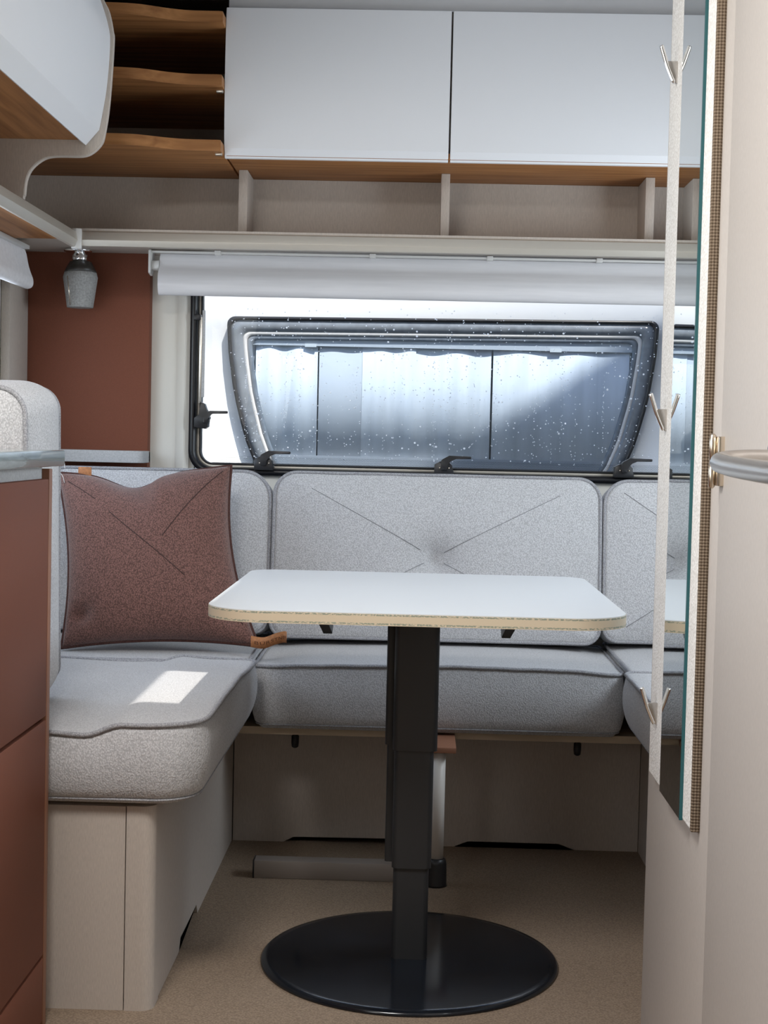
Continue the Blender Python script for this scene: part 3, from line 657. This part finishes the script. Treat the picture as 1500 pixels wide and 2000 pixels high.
# brown pillow leaning in the corner
def pillow():
    C = {'bl': Vector((-.812, 3.40, .490)), 'br': Vector((-.362, 3.43, .502)), 'tr': Vector((-.452, 3.585, .915)), 'tl': Vector((-.868, 3.575, .888))}
    N = 64; nrm = Vector((.02, -.94, .33)).normalized(); grid = {}
    def P(u, v):
        p = C['bl'] * (1 - u) * (1 - v) + C['br'] * u * (1 - v) + C['tr'] * u * v + C['tl'] * (1 - u) * v
        du = 4 * u * (1 - u); dv = 4 * v * (1 - v)
        p = p + Vector((1, 0, 0)) * (.022 * dv ** 1.1 * ((1 - u) ** 3) - .030 * dv ** 1.1 * (u ** 3))
        p = p + Vector((0, 0, 1)) * (.016 * du * (1 - v) ** 3)
        dip = math.exp(-((u - .44) / .17) ** 2)
        p = p - Vector((0, -.25, 1)) * (v ** 4) * (.036 * dip + .012 * du)
        return p
    def T(u, v):
        a = max(0, 1 - abs(2 * u - 1) ** 2.6); b = max(0, 1 - abs(2 * v - 1) ** 2.6)
        t = .098 * (a * b) ** .50
        f = math.exp(-((u - .5 - .12 * (1 - v)) / .06) ** 2) * sstep(.70, .95, v)
        t -= .020 * f * (a * b) ** .3
        t += .010 * math.exp(-((u - .60) / .05) ** 2) * sstep(.68, .9, v) * (a * b) ** .3
        t -= .022 * math.exp(-((u - .11) / .055) ** 2 - ((v - .15) / .05) ** 2)
        t -= .022 * math.exp(-((u - .90) / .055) ** 2 - ((v - .14) / .05) ** 2)
        return max(t, 0)
    bm = bmesh.new(); F = {}; B = {}
    for i in range(N + 1):
        for j in range(N + 1):
            u, v = i / N, j / N; p = P(u, v); t = T(u, v)
            F[i, j] = bm.verts.new(p + nrm * t)
            B[i, j] = F[i, j] if i in (0, N) or j in (0, N) else bm.verts.new(p - nrm * t * .75)
    for i in range(N):
        for j in range(N):
            bm.faces.new((F[i, j], F[i + 1, j], F[i + 1, j + 1], F[i, j + 1]))
            if (i, j) not in ((0, 0),) or True:
                q = (B[i, j + 1], B[i + 1, j + 1], B[i + 1, j], B[i, j])
                if len(set(q)) == 4 and bm.faces.get(q) is None: bm.faces.new(q)
    o = link('throw_pillow', bm, BROWN, origin=(-.62, 3.48, .49), sharp=80)
    tag(o, 'square brown woven pillow with leather tags leaning in the corner', 'pillow')
    K = 40
    E_ = [P(i / K, 0) for i in range(K)] + [P(1, i / K) for i in range(K)] + [P(1 - i / K, 1) for i in range(K)] + [P(0, 1 - i / K) for i in range(K)]
    link('piping', tube(E_, .0040, 8, closed=True), BROWNP, o, sharp=80)
    for a, b in (((.30, .72), (.70, .33)), ((.96, .96), (.60, .555)), ((.86, .22), (.96, .10)), ((.06, .93), (.22, .80))):
        L = []
        for k in range(25):
            u = a[0] + (b[0] - a[0]) * k / 24; v = a[1] + (b[1] - a[1]) * k / 24; L.append(P(u, v) + nrm * (T(u, v) + .0002))
        link('stitch_line', tube(L, .0010, 5), SEAMB, o, sharp=80)
    # leather tags on the edge
    q = P(.155, 1.0) - Vector((0, 0, .004))
    link('leather_patch', box(q.x - .016, q.x + .016, q.y - .003, q.y - .0005, q.z - .004, q.z + .024, .0008), LEATHER, o)
    s = P(1, .015)
    path = smooth_path([(s.x - .012, s.y - .03, s.z + .008), (s.x + .018, s.y - .036, s.z + .006), (s.x + .045, s.y - .036, s.z + .016), (s.x + .064, s.y - .034, s.z + .021), (s.x + .070, s.y - .028, s.z + .019)], 5)
    bm = bmesh.new(); h = .013
    rows = [[bm.verts.new(p + Vector((0, dy, dz))) for dy, dz in ((0, -h), (0, h), (.002, h), (.002, -h))] for p in path]
    for A, Bq in zip(rows, rows[1:]):
        for k in range(4): bm.faces.new((A[k], A[(k + 1) % 4], Bq[(k + 1) % 4], Bq[k]))
    bm.faces.new(rows[0]); bm.faces.new(rows[-1][::-1])
    lt = link('leather_loop', bm, LEATHER, o)
    # lettering bent along the loop
    cu_ = bpy.data.curves.new('t', 'FONT'); cu_.body = 'B\u00dcRSTNER'; cu_.size = .0105; cu_.extrude = .0002; cu_.space_character = 1.12
    t_ = bpy.data.objects.new('t', cu_); COL.objects.link(t_)
    me = bpy.data.meshes.new_from_object(t_.evaluated_get(bpy.context.evaluated_depsgraph_get())); bpy.data.objects.remove(t_)
    b3 = bmesh.new(); b3.from_mesh(me); wmax = max(v.co.x for v in b3.verts)
    for v in b3.verts:
        f = .08 + .80 * v.co.x / wmax; g = f * (len(path) - 1); i = min(int(g), len(path) - 2); p = path[i].lerp(path[i + 1], g - i)
        v.co = p + Vector((0, -.0003 - v.co.z, v.co.y - .0045))
    link('lettering', b3, INK, lt)
    # loose pale threads at the upper corner
    c = C['tl']
    for q in (((.012, -.02, .040), (.020, -.022, .026), (.022, -.024, .012)), ((.0, -.03, .012), (.018, -.034, -.004), (.024, -.034, -.022), (.026, -.03, -.04))):
        link('loose_thread', tube(smooth_path([c + Vector(k) for k in q], 5), .0009, 5), PANELF, o)
pillow()

# ------------------------------------------------------------------ table
tb = thing('pedestal_table', (.003, 2.81, 0), 'pale topped pedestal table on a black telescopic column and round base', 'table')
tp = fillet(rect(-.352, .355, 2.43, 3.205), [.10, .10, .055, .055], 14)
link('table_top', prism(tp, 'z', .6985, .7005, .0006), TABLETOP, tb)
def grow(pts, d):
    n = len(pts); out = []
    for i in range(n):
        t = (Vector(pts[(i + 1) % n]) - Vector(pts[i - 1])).normalized(); out.append((pts[i][0] + t.y * d, pts[i][1] - t.x * d))
    return out
core = link('edge_band', prism(grow(tp, .0008), 'z', .6800, .6990, .001), MATS['edge'], tb)
link('base_plate', lathe([(.281, 0), (.281, .004), (.277, .0075), (.262, .0085), (.05, .011)], (.003, 2.79, 0), 96), BLACKG, tb)
def colm(x0, x1, y0, y1, z0, z1, r=.010):
    return prism(fillet(rect(x0, x1, y0, y1), r, 5), 'z', z0, z1, .0008)
link('column', colm(-.031, .036, 2.765, 2.835, .008, .66), BLACKM, tb)
link('column_sleeve', colm(-.034, .040, 2.758, 2.842, .185, .66), BLACKM, tb)
link('column_sleeve', colm(-.037, .046, 2.750, 2.850, .408, .675), BLACKM, tb)
link('guide_rail', colm(-.048, -.030, 2.80, 2.83, .186, .66, .004), BLACKM, tb)
link('guide_rail', colm(-.052, -.034, 2.795, 2.835, .410, .675, .005), BLACKM, tb)
link('mount_plate', box(-.16, .16, 2.66, 2.96, .672, .6803, .001), BLACKM, tb)
for sx in (-1, 1):
    x = sx * .173 + .003
    link('bracket', prism([(2.62, .680), (3.02, .680), (3.02, .672), (2.90, .612), (2.885, .606), (2.872, .612), (2.62, .672)], 'x', x - .009, x + .009, .001), BLACKM, tb)

# ------------------------------------------------------------------ mirror panel with hooks on the partition
mp_ = thing('mirror_panel', (.364, 2.07, .492), 'tall padded fabric panel with a mirror strip on the washroom partition', 'mirror')
link('padding', box(.3575, .3702, 1.907, 2.248, .492, 1.96, .003, 3), PANELF, mp_)
link('woven_border', box(.3582, .3703, 1.900, 1.9085, .490, 1.962, .002, 2), PANELB, mp_)
link('mirror', box(.3537, .3578, 1.960, 2.122, .492, 1.96), MIRROR, mp_)
link('glass_edge', box(.3533, .3578, 1.9565, 1.9601, .4915, 1.9605), TEAL, mp_)
for hz_, lab in ((1.505, 'chrome coat hook near the top of the mirror panel'), (1.006, 'chrome coat hook level with the door lever on the mirror panel'), (.576, 'chrome coat hook near the bottom of the mirror panel')):
    hk = thing('coat_hook', (.357, 2.186, hz_), lab, 'hook', 'coat hooks on the mirror panel')
    y = 2.186
    arm = smooth_path([(.3540, y, hz_), (.3480, y, hz_ + .013), (.3420, y, hz_ + .0275), (.3375, y, hz_ + .041), (.3335, y, hz_ + .0535)], 4)
    link('arm', tube(arm, [.0022] + [.0033] * (len(arm) - 2) + [.0028], 14), CHROME, hk)
    link('bracket', prism([(.3578, hz_ - .001), (.3540, hz_), (.3425, hz_ + .026), (.3435, hz_ + .031), (.3578, hz_ + .031)], 'y', y - .003, y + .003, .0006), STEEL, hk)

# ------------------------------------------------------------------ outside: the neighbouring caravan and an added unseen hall shaped to shade part of it
NY = 5.2
nb = thing('neighbour_caravan', (.06, 5.3, -.6), 'white caravan with a large smoked window seen through the rear window', 'caravan')
NZ = [(.80, .575), (.86, .610), (.897, .636), (.995, .676), (1.14, .714), (1.28, .735), (1.42, .744)]
def half(z):
    for (a, b), (c, d) in zip(NZ, NZ[1:]):
        if z <= c: return b + (d - b) * (z - a) / (c - a)
    return NZ[-1][1]
def nout(d, r):
    cx = .068; zb, zt = .80 + d, 1.408 - d; zs = [zb + (zt - zb) * k / 10 for k in range(11)]
    pts = [(cx + half(z) - d * 1.05, z + .016 * (half(z)) * .6) for z in zs] + [(cx - half(z) + d * 1.05, z - .016 * half(z) * .6) for z in zs[::-1]]
    rad = [r] + [0] * 9 + [r, r] + [0] * 9 + [r]
    return fillet(pts, rad, 6)
link('body', holed('y', NY, NY + .012, -3.0, 3.2, -.3, 2.1, [(-.58, .72, .83, 1.36)]), OUTW, nb)
link('roof', prism([(NY, 2.1), (NY + .06, 2.22), (NY + .2, 2.30), (NY + 2.2, 2.30), (NY + 2.2, 2.1)], 'x', -3.0, 3.2), OUTW, nb)
nw = link('window_rim', ring(nout(0, .045), nout(.012, .038), 'y', NY - .040, NY + .01), GASKET, nb)
link('smoked_border', ring(nout(.011, .038), nout(.050, .030), 'y', NY - .036, NY + .005), OUTG, nw)
link('inner_trim', ring(nout(.049, .030), nout(.062, .025), 'y', NY - .034, NY + .005), OUTT, nw)
link('inner_frame', ring(nout(.062, .025), nout(.078, .022), 'y', NY - .030, NY + .005), OUTG, nw)
link('window_pane', prism(nout(.070, .022), 'y', NY - .033, NY - .029), PANE2, nw)
link('interior_back', box(-.70, .84, NY + .30, NY + .31, .75, 1.42), INNER, nb)
link('sill', box(-.56, .70, NY - .026, NY + .30, .80, .928), INNER, nb)
def curtain(x0, x1, z0, z1, y, amp, wl_, m, name='curtain'):
    n = int((x1 - x0) / .008); bm = bmesh.new(); rows = []
    for i in range(n + 1):
        x = x0 + (x1 - x0) * i / n; dy = amp * math.sin(x / wl_ * 2 * PI) + amp * .5 * math.sin(x / wl_ * 5.1 + 1)
        rows.append([bm.verts.new((x, y + dy + e, z)) for e in (0, .003) for z in (z0, z1)])
    for A, B in zip(rows, rows[1:]):
        for a, b in ((0, 1), (1, 3), (3, 2), (2, 0)): bm.faces.new((A[a], A[b], B[b], B[a]))
    return link(name, bm, m, nb, sharp=70)
curtain(-.575, -.36, .90, 1.345, NY - .014, .0022, .10, CURT)
curtain(-.355, -.20, .90, 1.345, NY - .011, .0022, .14, CURT2)
curtain(-.205, -.02, .90, 1.345, NY - .014, .0022, .11, CURT)
curtain(-.03, .24, .90, 1.345, NY - .011, .0022, .16, CURT)
curtain(.247, .715, .90, 1.345, NY - .014, .0022, .19, CURT)
link('pelmet', box(-.62, .75, NY - .023, NY - .019, 1.306, 1.37), CURT2, nb)
for x in (-.385, .46): link('blind_catch', box(x - .02, x + .02, NY - .026, NY - .022, 1.302, 1.313), PLAST, nb)
hl = struct('shadow_blocker', prism([(2.05, -.6), (2.05, 6.80), (9.0, 6.80 + 6.95 * .71), (12.0, 10.0), (12.0, -.6)], 'y', .4, 1.6), BLOCKM)  # unseen gable block, added to cast the diagonal shadow on the neighbour
